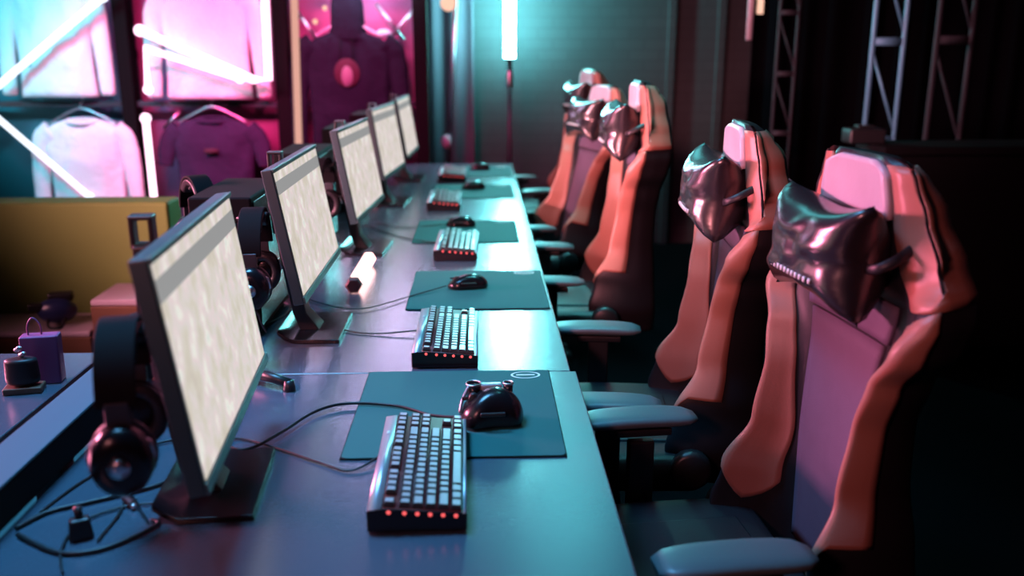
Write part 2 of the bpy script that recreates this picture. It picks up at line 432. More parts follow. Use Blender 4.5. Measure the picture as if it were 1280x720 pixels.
for i,(la,Z,a,lb) in enumerate(kbs):
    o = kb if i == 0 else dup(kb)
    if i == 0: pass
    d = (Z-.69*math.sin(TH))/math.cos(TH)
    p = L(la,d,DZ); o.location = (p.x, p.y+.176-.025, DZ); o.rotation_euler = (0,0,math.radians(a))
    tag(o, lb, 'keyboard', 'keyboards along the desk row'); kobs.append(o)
z1 = DZ+.004
add_cable(kobs[0], [kobs[0].location+Vector((-.071,.075,.012)), W(440,588,z1), W(400,578,z1), W(345,560,z1), W(290,548,z1), W(255,575,z1), W(215,600,z1)], .0022)
add_cable(kobs[1], [kobs[1].location+Vector((-.071,.075,.012)), W(470,417,z1), W(430,412,z1), W(400,395,z1), W(375,376,z1), W(355,372,z1)], .0022)
add_cable(kobs[2], [kobs[2].location+Vector((-.071,.075,.012)), W(520,300,z1), W(490,293,z1), W(455,280,z1)], .002)

# ------------------------------------------------------------------ mouse mats
def make_mat(rough_corner=True):
    t = empty('mouse_mat'); w, l, r = .392, .435, .012
    ring = []
    for cx_,cy_,a0 in ((w/2-r,l/2-r,0),(-w/2+r,l/2-r,PI/2),(-w/2+r,-l/2+r,PI),(w/2-r,-l/2+r,1.5*PI)):
        for k in range(6): a = a0+k*PI/10; ring.append((cx_+r*math.cos(a), cy_+r*math.sin(a)))
    MB().loft([[Vector((x,y,0)) for x,y in ring],[Vector((x,y,.004)) for x,y in ring]]).build('cloth_pad', M['cloth_mat'], t, smooth=False, bevel=.0008)
    MB().box((0,0,.0012),(w+.003,l+.003,.0024)).build('rubber_base', M['blackmatte'], t, smooth=False)
    # oval emblem: ring and bar
    m = MB(); n = 36; c = Vector((w/2-.052, l/2-.032, .0041))
    rings = []
    for k in range(n+1):
        a = 2*PI*k/n; e = Vector((math.cos(a)*.032, math.sin(a)*.021, 0))
        rings.append([c+e*.86, c+e, c+e+Vector((0,0,.0003)), c+e*.86+Vector((0,0,.0003))])
    m.loft(rings, caps=False)
    m.box(c+Vector((0,0,.0002)), (.040,.006,.0004)); m.build('emblem', M['print'], t, smooth=False)
    return t
mm = make_mat()
mats_ = [(-.097,1.579,0,'dark teal mouse mat in the foreground under the nearest mouse'),
         (-.089,2.477,0,'dark teal mouse mat under the round mouse beyond the second keyboard'),
         (-.165,3.32,0,'third mouse mat from the camera, behind the third keyboard'),
         (-.18,4.30,0,'fourth mouse mat from the camera, beside the lilac lit keyboard'),
         (-.19,5.03,0,'farthest mouse mat at the end of the desk row')]
matpos = []
for i,(la,Z,a,lb) in enumerate(mats_):
    o = mm if i == 0 else dup(mm)
    d = (Z-.69*math.sin(TH))/math.cos(TH); p = L(la,d,DZ)
    o.location = (p.x-.004, p.y+.2175, DZ); tag(o, lb, 'mouse mat', 'mouse mats along the desk row'); matpos.append(o)

# ------------------------------------------------------------------ mice
def make_mouse(rings_on_top):
    t = empty('computer_mouse')
    # local x: rear (palm) at +x, cable end at -x
    ks = []
    N = 18
    for i in range(N+1):
        u = i/N; x = -.06+.12*u
        e = math.sqrt(max(0,1-abs(2*u-1)**3.2))
        hw_ = (.031+.004*math.sin(u*PI*2.2+.6))*e+.001; hh = (.018+.021*math.sin(min(1,u*1.05)*PI*.80))*(.35+.65*e)
        ring = []
        for k in range(20):
            a = 2*PI*k/20; ca, sa = math.cos(a), math.sin(a)
            yy = hw_*math.copysign(abs(ca)**.8,ca); zz = hh*max(0,sa)**.8 if sa > 0 else .0
            ring.append(Vector((x, yy, .003+zz)))
        ks.append(ring)
    MB().loft(ks).build('shell', M['blackgloss'], t, sub=1)
    MB().lathe([(.0095,-.004),(.0108,-.003),(.0108,.003),(.0095,.004)], (-.032,0,.026), 'y', 20).build('scroll_wheel', M['cable'], t)
    MB().box((-.028,0,.0300),(.050,.0012,.004)).build('button_seam', M['blackmatte'], t)
    for sgn in (-1,1):
        MB().box((.0,sgn*.0325,.020),(.045,.005,.005)).build('side_button', M['black'], t, bevel=.0015)
    if rings_on_top:
        for cx_,cy_,r_ in ((-.030,.022,.0135),(.034,.020,.009)):
            m = MB(); pts = [Vector((cx_+r_*math.cos(2*PI*k/24), cy_+r_*.8*math.sin(2*PI*k/24), .041)) for k in range(25)]
            m.tube(pts, .0016, 6, caps=False); m.build('metal_ring', M['metal'], t)
        MB().lathe([(.013,.026),(.0135,.040)], (-.030,.022,0)).build('thumb_rest', M['blackgloss'], t)
        MB().lathe([(.0085,.026),(.009,.040)], (.034,.020,0)).build('thumb_rest', M['blackgloss'], t)
        MB().box((.002,.021,.036),(.040,.012,.010)).build('bridge', M['alu'], t, bevel=.003)
        MB().tube(spline([(-.04,.012,.040),(-.052,.002,.028),(-.058,-.008,.016)],6), .0026, 8).build('side_trim', M['alu'], t)
    return t
m1 = make_mouse(True); p = W(614,530,DZ); m1.location = (p.x, p.y, DZ+.004); m1.rotation_euler = (0,0,math.radians(4)); m1.scale = (1.03,1.35,1.65)
tag(m1, 'angular black gaming mouse with silver rings on the nearest mouse mat', 'computer mouse')
m2 = make_mouse(False); mobs = [m1,m2]
for i,(px,py,lb) in enumerate(((585,361,'round glossy black mouse with trailing cable on the second mouse mat'),
                             (576,284,'black mouse at the near edge of the third mouse mat'),
                             (592,237,'black mouse on the fourth mouse mat'),
                             (600,213,'farthest black mouse at the end of the desk row'))):
    o = m2 if i == 0 else dup(m2)
    if i: mobs.append(o)
    p = W(px,py,DZ); o.location = (p.x,p.y,DZ+.004); o.rotation_euler = (0,0,math.radians((6,-4,3,0)[i]))
    tag(o, lb, 'computer mouse', 'plain black mice down the row')
z2 = DZ+.007
add_cable(m1, [m1.location+Vector((-.060,-.006,.008)), W(540,522,z2), W(500,514,z2), W(440,512,z2), W(400,520,z2), W(360,540,z2), W(320,556,z2), W(280,552,z2), W(240,570,z2)], .002)
add_cable(m2, [m2.location+Vector((-.060,-.004,.008)), W(520,368,z2), W(480,380,z2), W(450,386,z2), W(420,384,z2), W(385,374,z2)], .0018)
add_cable(mobs[2], [mobs[2].location+Vector((-.060,.0,.008)), W(525,283,z1), W(500,284,z1), W(470,278,z1)], .0018)

# ------------------------------------------------------------------ headsets
def make_headset(cord=True):
    t = empty('headset')     # origin at the top of the band; arch lies in the yz plane
    pts = []
    for k in range(15):
        a = PI*k/14; pts.append(Vector((0, .082*math.cos(a), -.095+.090*math.sin(a))))
    m = MB()
    rings = []
    for i,p in enumerate(pts):
        a = PI*i/14; n_ = Vector((0,math.cos(a),math.sin(a)))
        rings.append([p+Vector((x,0,0))+n_*q for x,q in ((-.024,-.003),(.024,-.003),(.026,.005),(-.026,.005))])
    m.loft(rings); hb = m.build('headband', M['blackmatte'], t, bevel=.003)
    m = MB(); rings = []
    for i in range(3,12):
        a = PI*i/14; n_ = Vector((0,math.cos(a),math.sin(a))); p = pts[i]
        rings.append([p+Vector((x,0,0))+n_*q for x,q in ((-.022,-.022),(.022,-.022),(.027,-.004),(-.027,-.004))])
    m.loft(rings); m.build('band_cushion', M['vinyl'], t, bevel=.005, seg=3)
    for s in (-1,1):
        y = s*.082
        MB().box((0,y+s*.002,-.115),(.030,.007,.055)).build('slider', M['darkmetal'], t, bevel=.002)
        m = MB(); prof = [(.020,.030),(.036,.027),(.043,.014),(.044,.0),(.040,-.008)]
        m.lathe([(r,s*h) for r,h in prof], (0,y,0), 'y', 28)
        m.v = [(v[0]*.9, v[1], v[2]*1.12-.165) for v in m.v]
        cup = m.build('ear_cup', M['blackgloss'], t)
        m = MB(); rings = []
        for k in range(29):
            a = 2*PI*k/28; c = Vector((math.cos(a)*.031, y-s*.016, math.sin(a)*.038-.165)); n_ = Vector((math.cos(a),0,math.sin(a)))
            rings.append([c+n_*(.011*math.cos(b))+Vector((0,.010*math.sin(b),0)) for b in [2*PI*j/10 for j in range(10)]])
        m.loft(rings, caps=False); m.build('ear_cushion', M['vinyl'], cup)
        m = MB().lathe([(.010,s*.029),(.014,s*.033),(.004,s*.034)], (0,y,0), 'y', 20); m.v = [(v[0],v[1],v[2]-.165) for v in m.v]
        m.build('badge', M['metal'], cup)
        for sx in (-1,1):
            MB().tube([(sx*.012,y+s*.004,-.128),(sx*.036,y+s*.006,-.143),(sx*.040,y+s*.006,-.165)], .003, 8).build('yoke', M['metal'] if sx > 0 else M['darkmetal'], t)
    MB().tube(spline([(0,-.09,-.21),(.01,-.085,-.225),(.012,-.075,-.245),(.02,-.06,-.275)],6), .002, 6).build('cable_tail', M['cable'], t)
    return t
def hook(parent, z, hx):
    MB().tube([(-.085,0,z),(hx-.03,-.03,z),(hx-.03,-.10,z+.014),(hx-.03,-.19,z+.020),(hx+.03,-.19,z+.020),(hx+.034,-.19,z+.034)], .005, 8).build('headset_hook', M['black'], parent)
hs = make_headset()
mon_all = [o for o in bpy.data.objects if o.parent is None and o.get('category') == 'monitor']
mon_all.sort(key=lambda o: o.location.y)
hl = ['black headset hanging behind the nearest monitor at the left foreground','black headset hanging behind the second monitor from the camera',
      'black headset hanging behind the third monitor from the camera','black headset hanging behind the fourth monitor from the camera']
for i in range(4):
    hook(mon_all[i], .300, -.075 if i == 0 else -.105)
    o = hs if i == 0 else dup(hs)
    a = mon_all[i].rotation_euler[2]
    off = rz(a)@Vector(((-.075,-.1,-.115,-.115)[i],-.19,0))
    o.location = mon_all[i].location+off+Vector((0,0,.345)); o.rotation_euler = (0,0,a+math.radians((8,4,-3,0)[i]))
    tag(o, hl[i], 'headset', 'headsets hung behind the monitors')
# headset on a little stand on the cable rail, beside the computer tower
t = empty('headset_stand', L(-.825,2.36,.8225), 0, 'small black headset stand standing on the cable rail beside the computer tower', 'headset stand')
t.location.x = XB-.035
MB().lathe([(.032,0),(.034,.004),(.030,.009)]).build('base', M['black'], t)
MB().tube([(0,0,.008),(0,0,.262)], .007, 10).build('pole', M['black'], t)
MB().box((0,0,.266),(.03,.05,.010)).build('cradle', M['black'], t, bevel=.003)
o = dup(hs); o.location = t.location+Vector((0,0,.298)); o.rotation_euler = (0,0,math.radians(35)); tag(o, 'black headset on a small stand left of the computer tower, above the yellow sofa', 'headset')

# ------------------------------------------------------------------ computer towers
def make_tower():
    t = empty('computer_tower')
    MB().box((0,0,.178),(.15,.34,.34)).build('case', M['blackmatte'], t, bevel=.006)
    MB().box((.0765,0,.18),(.003,.31,.31)).build('side_panel', M['blackgloss'], t, bevel=.001)
    m = MB()
    for k in range(7): m.box((0,-.172,.07+.035*k),(.11,.006,.012))
    m.build('vent_grille', M['blackmatte'], t)
    MB().lathe([(.045,-.177),(.05,-.174)], (0,0,0), 'y', 24).build('fan_ring', M['black'], t).location = (0,0,.24)
    for sx in (-1,1):
        for sy in (-1,1): MB().lathe([(.012,0),(.013,.012)], (sx*.055,sy*.14,0)).build('foot', M['cable'], t)
    return t
tw = make_tower()
for i,(la,d) in enumerate(((-.715,2.30),(-.735,3.22),(-.75,4.18),(-.76,5.05))):
    o = tw if i == 0 else dup(tw)
    p = L(la,d,DZ); o.location = (XB+.0855, p.y, DZ)
    tag(o, ['black computer tower on the desk between the first and second monitors','black computer tower behind the second and third monitors',
            'black computer tower behind the fourth monitor','black computer tower behind the farthest monitor'][i], 'computer tower', 'computer towers at the back of the desks')

# ------------------------------------------------------------------ small things on the desks
p0, p1 = W(443,366,DZ), W(463,330,DZ)
t = empty('light_stick', (p0.x,p0.y,DZ+.0246), 0, 'short glowing pink white light stick lying on the desk by the second monitor', 'light stick')
dv = Vector((p1.x-p0.x, p1.y-p0.y, 0)); t.rotation_euler = (0,0,math.atan2(dv.y,dv.x))
ln = dv.length*.92
MB().lathe([(.022,0),(.023,.004),(.023,ln),(.020,ln+.004)], axis='x', n=6).build('glowing_tube', M['stick'], t)
MB().lathe([(.019,-.018),(.0245,-.014),(.0245,.008),(.0238,.009)], axis='x', n=6).build('end_cap', mat('dark red cap',(.12,.02,.02),.5), t, smooth=False)
# angled black clip beyond the nearest monitor
a, b = W(318,478,DZ), W(362,488,DZ)
t = empty('desk_clip', (b.x,b.y,DZ), 0, 'small black angled bracket on the desk just beyond the nearest monitor', 'bracket')
q = Vector((a.x-b.x,a.y-b.y,0))
MB().tube([Vector((0,0,.016)), q*.5+Vector((0,0,.020)), q+Vector((0,0,.022))], [.010,.011,.012], 10).build('arm', M['black'], t)
MB().lathe([(.012,0),(.013,.004),(.010,.022)], (0,0,0)).build('foot', M['black'], t)
# loose cables behind the nearest monitor
cabs = [([(20,660),(60,640),(110,628),(165,615),(205,603),(235,585)],.0035,'thick black cable looping left to right under the nearest headset'),
        ([(22,668),(70,690),(120,688),(165,672),(197,655),(190,650)],.0035,'thick black cable curving along the bottom left of the desk'),
        ([(50,640),(90,610),(118,592),(150,570),(185,548)],.002,'thin black cable running diagonally behind the nearest headset'),
        ([(160,612),(150,640),(128,668),(122,676)],.002,'thin black cable dropping forward from the nearest headset'),
        ([(78,716),(76,690),(90,662),(110,648),(160,632),(220,628)],.002,'thin black cable bending at the lower left corner of the desk'),
        ([(182,560),(205,552),(240,548),(262,556)],.0025,'short black cable lying behind the screen of the nearest monitor'),
        ([(322,408),(340,402),(357,392),(366,380)],.0018,'thin black cable behind the foot of the second monitor'),
        ([(318,382),(335,372),(350,366)],.004,'thick cable on the desk at the back of the second monitor')]
for i,(pp,r,lb) in enumerate(cabs):
    tag(MB().tube(spline([W(x,y,DZ+r+.0005+.0004*i) for x,y in pp],6), r, 7).build('loose_cable', M['cable'], None), lb, 'cable')
t = empty('power_plug', W(102,672,DZ), .5, 'black power plug lying among the cables at the lower left of the desk', 'power plug')
MB().box((0,0,.016),(.034,.024,.032), taper=.8).build('plug_body', M['black'], t, bevel=.004)
MB().tube([(0,0,.03),(0,.004,.048)], .006, 8).build('strain_relief', M['black'], t)
t = empty('cable_connector', W(161,630,DZ), -.9, 'small reddish connector on the desk below the nearest headset', 'connector')
MB().box((0,0,.006),(.034,.012,.011)).build('connector_body', mat('dull red plastic',(.16,.03,.03),.4), t, bevel=.002)
MB().box((.022,0,.006),(.012,.008,.006)).build('metal_tip', M['metal'], t)

# things on the left desk
p = W(40,488,DZ)
t = empty('gift_bag', (p.x+.004,p.y+.055,DZ), math.radians(10), 'small purple bag with a thin loop handle on the left desk', 'bag')
MB().loft([[Vector((sx*.036,sy*.022,0)) for sx,sy in ((-1,-1),(1,-1),(1,1),(-1,1))],[Vector((sx*.038,sy*.018,.105)) for sx,sy in ((-1,-1),(1,-1),(1,1),(-1,1))]]).build('bag_body', M['purple'], t, bevel=.004)
MB().tube(spline([(-.022,0,.10),(-.022,0,.125),(-.010,0,.142),(.003,0,.125),(.003,0,.10)],5), .0018, 6).build('loop_handle', M['purple'], t)
t = empty('dark_case', (p.x-.012,p.y-.005,DZ), math.radians(12), 'small dark rounded case with a silver clasp in front of the purple bag', 'case')
MB().box((0,0,.007),(.074,.044,.014)).build('base_block', M['brown'], t, bevel=.003)
MB().loft([[Vector((.035*math.cos(a)*(1-.1*q), .020*math.sin(a), .014+.062*q)) for a in [2*PI*k/20 for k in range(20)]] for q in (0,.3,.6,.85,.97)]).build('case_body', M['vinyl'], t, sub=1)
m = MB()
for k in range(4): m.ball((.002+.008*math.sin(k*2.1), -.002+.005*math.cos(k*3), .078+.006*k),(.006,.005,.005))
m.build('clasp', M['metal'], t)

# ------------------------------------------------------------------ yellow sofa
ds = 3.30
pl = WD(-140,425,ds); pr = WD(196,382,ds)
sx0, sx1 = pl.x, pr.x
t = empty('sofa', ((sx0+sx1)/2, ds, 0), 0, 'mustard yellow sofa with a tan seat at the left behind the desks', 'sofa')
w = sx1-sx0
SD = .26
MB().box((0,SD+.09,.43),(w,.16,.85)).build('backrest', M['yellow'], t, bevel=.014, seg=3)
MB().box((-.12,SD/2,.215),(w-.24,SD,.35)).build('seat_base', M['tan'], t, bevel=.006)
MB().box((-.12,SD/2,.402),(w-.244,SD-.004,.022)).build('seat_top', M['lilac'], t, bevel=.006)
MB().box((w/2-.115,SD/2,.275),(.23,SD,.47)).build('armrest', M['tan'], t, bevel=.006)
MB().box((w/2-.115,SD/2,.522),(.226,SD-.004,.024)).build('armrest_top', M['lilac'], t, bevel=.006)  # pink light on the arm put into this top's colour
for sx in (-1,1):
    for yy in (.05,SD+.12): MB().box((sx*(w/2-.08),yy,.0205),(.05,.05,.041)).build('leg', M['wood'], t)
p = WD(80,420,3.37)
t = empty('goggles', (p.x,3.40,.413), math.radians(12), 'dark navy goggles with a looped strap resting on the sofa seat', 'goggles')
m = MB(); m.ball((0,0,.055),(.075,.045,.05),18,10); m.build('visor', M['navy'], t, sub=1)
MB().box((-.07,-.01,.075),(.05,.04,.03)).build('side_mount', M['black'], t, bevel=.006)
MB().box((.015,.02,.105),(.09,.05,.035)).build('top_housing', M['black'], t, bevel=.01)
MB().tube(spline([(-.03,-.03,.03),(-.02,-.06,.006),(.02,-.065,.006),(.035,-.035,.03)],6), .006, 8).build('strap', M['black'], t)

# ------------------------------------------------------------------ gaming chairs
HW = [(0,.20),(.10,.225),(.22,.21),(.36,.185),(.48,.183),(.58,.205),(.66,.250),(.715,.258),(.76,.250),(.82,.222),(.90,.180),(.955,.155),(.985,.140),(1,.11)]
FD = [(0,.12),(.10,.155),(.2,.135),(.34,.082),(.5,.066),(.66,.058),(.73,.03),(.79,-.022),(.9,-.030),(.97,-.022),(1,-.01)]
CI = [(0,.13),(.3,.125),(.55,.12),(.7,.14),(.8,.125),(.9,.112),(.97,.10),(1,.07)]
TB = [(0,.09),(.5,.075),(.8,.095),(.92,.085),(.97,.06),(1,.03)]
BL = .86
def sect(s):
    hw, fd, ci, tb = interp(HW,s), interp(FD,s), interp(CI,s), interp(TB,s)
    d = hw-ci
    return [(0,0),(ci*.55,.0),(ci,.004),(ci+.42*d,.30*fd),(ci+.66*d,.72*fd),(ci+.80*d,.98*fd),(hw-.006,fd*.84),(hw,fd*.25),(hw-.018,-tb*.5),(hw-.06,-tb*.95),(0,-tb)]
def P(s, q, off=0.0):       # surface point of the back shell; q 0..10 on +y half, negative = -y half
    def raw(s, q):
        sg = -1 if q < 0 else 1; q = min(abs(q), 10); pts = sect(max(0,min(1,s))); i = min(int(q), 9); t = q-i
        g = lambda j: pts[max(0,min(10,j))]
        def cr(a,b,c,d): return .5*((2*b)+(c-a)*t+(2*a-5*b+4*c-d)*t*t+(3*b-a-3*c+d)*t**3)
        p0 = (-g(1)[0],g(1)[1]) if i == 0 else g(i-1); p3 = (-g(9)[0],g(9)[1]) if i == 9 else g(i+2)
        y = cr(p0[0],g(i)[0],g(i+1)[0],p3[0]); x = cr(p0[1],g(i)[1],g(i+1)[1],p3[1])
        cv = .020*math.sin(s*PI) + .14*max(0,s-.72)   # lumbar curve and slightly forward head
        return Vector((x+cv-.0, sg*y, s*BL))
    p = raw(s,q)
    if off:
        e = .01
        a = raw(min(s+e,1),q)-raw(max(s-e,0),q); b = raw(s,q+.05)-raw(s,q-.05)
        n = b.cross(a)
        if n.length > 1e-9:
            n.normalize(); p = p-n*off if (n.x < 0 and abs(q) < 4) else p+n*off
            # choose the outward side by the section centre
            c = Vector((-.02+.02, 0, s*BL))
    return p
def normal_out(s,q):
    e = .01
    a = P(min(s+e,1),q)-P(max(s-e,0),q); b = P(s,q+.06)-P(s,q-.06)
    return b.cross(a).normalized()*-1
def patch(name, m, parent, s0, s1, q0f, q1f, T, ns=22, nq=9, off=.004, edge=None):
    mb = MB(); fr = []; bk = []
    for i in range(ns+1):
        u = i/ns
        for j in range(nq+1):
            v = j/nq
            s_ = s0+(s1-s0)*u
            qa, qb = q0f(s_), q1f(s_)
            q = qa+(qb-qa)*v
            if edge: s_ = s_+edge(v,u)
            n = normal_out(s_, q)
            p = P(s_,q)
            if abs(q) < 5.2:
                if n.x < 0: n = -n
            elif n.dot(Vector((p.x+.03, p.y, 0))) < 0: n = -n
            fr.append(T(p+n*off)); bk.append(T(p-n*.004))
    k = nq+1; nn = len(fr); fs = []
    for i in range(ns):
        for j in range(nq):
            a = i*k+j; fs.append((a,a+1,a+k+1,a+k)); fs.append((nn+a,nn+a+k,nn+a+k+1,nn+a+1))
    for i in range(ns):
        for j in (0,nq):
            a = i*k+j; fs.append((a,a+k,nn+a+k,nn+a))
    for j in range(nq):
        for i in (0,ns):
            a = i*k+j; fs.append((a,a+1,nn+a+1,nn+a))
    mb.add(fr+bk, fs)
    return mb.build(name, m, parent)
def make_chair(recline, lift, blen):
    global BL
    BL = blen
    t = empty('gaming_chair')       # local +x = the way the sitter faces
    S = .475+lift
    # star base
    m = MB().lathe([(.05,.085),(.045,.12),(.03,.14)]); m.build('base_hub', M['black'], t)
    for k in range(5):
        a = 2*PI*k/5+.3; c = Vector((math.cos(a),math.sin(a),0)); n_ = Vector((-c.y,c.x,0))
        rings = []
        for r,wd,z0,z1_ in ((.03,.028,.085,.125),(.18,.024,.08,.11),(.28,.017,.068,.088)):
            rings.append([c*r+n_*wd+Vector((0,0,z0)),c*r-n_*wd+Vector((0,0,z0)),c*r-n_*wd*.7+Vector((0,0,z1_)),c*r+n_*wd*.7+Vector((0,0,z1_))])
        MB().loft(rings).build('base_arm', M['black'], t, bevel=.003)
        w_ = MB()
        for s in (-1,1):
            cc = c*.275+n_*s*.014
            rr = []
            for hh in (-.009,.009):
                rr.append([cc+n_*hh+(c*math.cos(b)+Vector((0,0,1))*math.sin(b))*.028+Vector((0,0,.028)) for b in [2*PI*j/18 for j in range(18)]])
            w_.loft(rr)
        w_.build('caster', M['cable'], t)
    MB().lathe([(.026,.13),(.026,.28),(.016,.28),(.016,S-.07)]).build('gas_lift', M['darkmetal'], t)
    MB().box((0,0,S-.075),(.26,.20,.03)).build('tilt_mechanism', M['darkmetal'], t, bevel=.005)
    MB().tube([(.0,.09,S-.075),(.02,.20,S-.08),(.03,.27,S-.085)], .005, 8).build('lever', M['darkmetal'], t)
    # seat: bucket cushion
    rings = []
    for i in range(17):
        u = i/16; x = -.24+.50*u; hw = .25+.012*math.sin(u*PI)
        rd = 1-max(0,(u-.82)/.18)**2*.55
        ring = []
        for j in range(22):
            a = j/22*2*PI; ca, sa = math.cos(a), math.sin(a)
            yy = hw*math.copysign(abs(ca)**.55, ca)
            zt = .045*rd+.045*(abs(yy)/hw)**4*(1-.6*max(0,u-.5)*2)
            zz = zt*max(0,sa)**.6 if sa > 0 else -.055*rd*abs(sa)**.7
            ring.append(Vector((x, yy*(1-.12*max(0,(u-.85)/.15)), S+zz-.01)))
        rings.append(ring)
    MB().loft(rings).build('seat', M['vinyl'], t, sub=1)
    MB().loft([[Vector((x,y,S+.030+.003*math.cos(x*8))) for x,y in ((xx,-.15),(xx,.15))]+[Vector((xx,.15,S+.045)),Vector((xx,-.15,S+.045))] for xx in (-.18,-.05,.08,.18)]).build('seat_panel', M['vinyl'], t, bevel=.006)
    # back shell
    hinge = Vector((-.298,0,S-.01)); R = ry(-math.radians(recline))
    hinge.z -= .03
    T = lambda p: R@p+hinge
    NQ = 40; rings = []
    for i in range(65):
        s = i/64
        half = [P(s, 10*j/NQ) for j in range(NQ+1)]
        ring = half+[Vector((p.x,-p.y,p.z)) for p in reversed(half[1:-1])]
        rings.append([T(p) for p in ring])
    MB().loft(rings).build('back_shell', M['vinyl'], t)
    # trims
    for sg in (-1,1):
        o = patch('side_bolster', M['orange'], t, .12, .715, lambda s: sg*interp([(.0,2.7),(.17,2.6),(.3,2.35),(.5,2.9),(.6,3.1)],s), lambda s: sg*7.0, T, ns=40, nq=16,
                  edge=lambda v,u: (.06*max(0,1-v/.28)**2 + .13*max(0,v-.25)/.5 if v < .75 else .13)*(1-u)**2 + .05*(v-.3)*u**4)
        o['label'] = 'orange side bolster'
        o = patch('head_bolster', M['orange'], t, .745, .985, lambda s: sg*interp([(.73,3.2),(.80,2.3),(.86,2.1),(1,2.1)],s), lambda s: sg*9.3, T, ns=14, nq=10,
                  edge=lambda v,u: .03*(v-.5)*(1-u)**3)
        o['label'] = 'orange headrest wing'
    o = patch('centre_panel', M['mesh'], t, .06, .635, lambda s: -1.9, lambda s: 1.9, T, ns=18, nq=12, off=.007); o['label'] = 'grey woven centre panel'
    o = patch('shoulder_panel', M['mesh'], t, .642, .72, lambda s: -2.1, lambda s: 2.1, T, ns=6, nq=12, off=.008)
    o = patch('headrest_panel', M['patch'], t, .885, .992, lambda s: -2.0*(1-max(0,(s-.955)/.037)**2*.25), lambda s: 2.0*(1-max(0,(s-.955)/.037)**2*.25), T, ns=10, nq=12, off=.013); o['label'] = 'pale headrest panel'
    # neck pillow, pinched at its corners
    a_, b_, th = .155, .100, .070
    n1, n2 = 26, 18
    def pp(u,v,sd):
        y = a_*u*(1-.13*(1-v*v)); z = b_*v*(1-.24*(1-u*u))
        k = max(0,(1-u**4))**.6*max(0,(1-v**4))**.6
        wr = noise.noise(Vector((u*3,v*3,sd*2)))*.010
        return T(Vector((.080+.014*abs(u)**3*abs(v)+sd*(th*k+wr*k), y, .80*BL+z)))
    m = MB()
    g1 = [pp(-1+2*i/n1,-1+2*j/n2,1) for i in range(n1+1) for j in range(n2+1)]
    g2 = [pp(-1+2*i/n1,-1+2*j/n2,-1) for i in range(n1+1) for j in range(n2+1)]
    k = n2+1; nn = len(g1); fs = []
    for i in range(n1):
        for j in range(n2):
            a = i*k+j; fs.append((a,a+1,a+k+1,a+k)); fs.append((nn+a,nn+a+k,nn+a+k+1,nn+a+1))
    m.add(g1+g2, fs); me = m
    pil = me.build('neck_pillow', M['pillow'], t)
    bm = bmesh.new(); bm.from_mesh(pil.data); bmesh.ops.remove_doubles(bm, verts=bm.verts, dist=.0004); bmesh.ops.recalc_face_normals(bm, faces=bm.faces); bm.to_mesh(pil.data); bm.free()
    for p_ in pil.data.polygons: p_.use_smooth = True
    pts = [T(Vector((.080+.0715*(max(0,1-u**4))**.6*.98, a_*u*.9, .80*BL-.040))) for u in [-.8+.1*k for k in range(17)]]
    m = MB()
    for i in range(2,14):      # row of small pale stitched letters, unreadable in the photo
        
        c = (pts[i]+pts[i+1])/2; dv = pts[i+1]-pts[i]
        m.box(c, (.003,dv.length*.5,.009), R)
    m.build('stitched_lettering', M['print'], pil)
    # elastic straps from the pillow round the headrest
    for sg in (-1,1):
        pts = [T(Vector((.08, sg*.12, .79*BL))), T(Vector((.075,sg*.155,.80*BL))), T(Vector((.05,sg*.165,.82*BL))), T(Vector((.02,sg*.155,.84*BL)))]
        o = MB().tube(spline(pts,5), .0085, 8, flat=.35).build('strap', M['orange'] if sg < 0 else M['vinyl'], t)
    # side hinge covers
    for sg in (-1,1):
        MB().lathe([(.03,sg*.236),(.045,sg*.24),(.045,sg*.262),(.035,sg*.268)], (0,0,0), 'y', 24).build('hinge_cover', M['black'], t).location = (-.20,0,S+.02)
    # arms
    for sg in (-1,1):
        ya = sg*.275
        m = MB().box((-.01,sg*.22,S-.062),(.07,.13,.014)).box((-.01,ya,S+.05),(.055,.026,.23)); m.build('arm_post', M['black'], t, bevel=.004)
        m = MB(); rings = []
        for i in range(13):
            u = i/12; x = -.125+.25*u; e = (1-abs(2*u-1)**4)**.5
            hw = .044*(.55+.45*e); hz = .013*(.4+.6*e)
            rings.append([Vector((x, ya+hw*math.copysign(abs(math.cos(b))**.6,math.cos(b)), .688+.004*math.sin(u*PI)+hz*math.copysign(abs(math.sin(b))**.7,math.sin(b)))) for b in [2*PI*j/18 for j in range(18)]])
        m.loft(rings); m.build('arm_pad', M['pad'], t)
        MB().box((-.01,ya,.665),(.12,.05,.016)).build('arm_bracket', M['black'], t, bevel=.003)
    return t
chairs = [(.300,1.50,186,2.5,0,.835,'nearest gaming chair at the right, black and orange with a glossy neck pillow'),
          (.215,2.13,175,3.5,.03,.81,'second gaming chair from the camera, orange and black, in front of the dark brick wall'),
          (.115,3.20,178,4,.055,.84,'third gaming chair from the camera, narrow edge-on orange headrest'),
          (-.02,4.08,196,14,.03,.83,'fourth gaming chair from the camera, reclined low with a grey centre panel'),
          (.095,5.15,192,6,.06,.83,'farthest gaming chair, mostly hidden, its headrest above the reclined one')]
for la,d,a,rc,lf,bl,lb in chairs:
    o = make_chair(rc, lf, bl); o.location = L(la,d,0); o.rotation_euler = (0,0,math.radians(a)); tag(o, lb, 'gaming chair', 'gaming chairs along the desks')

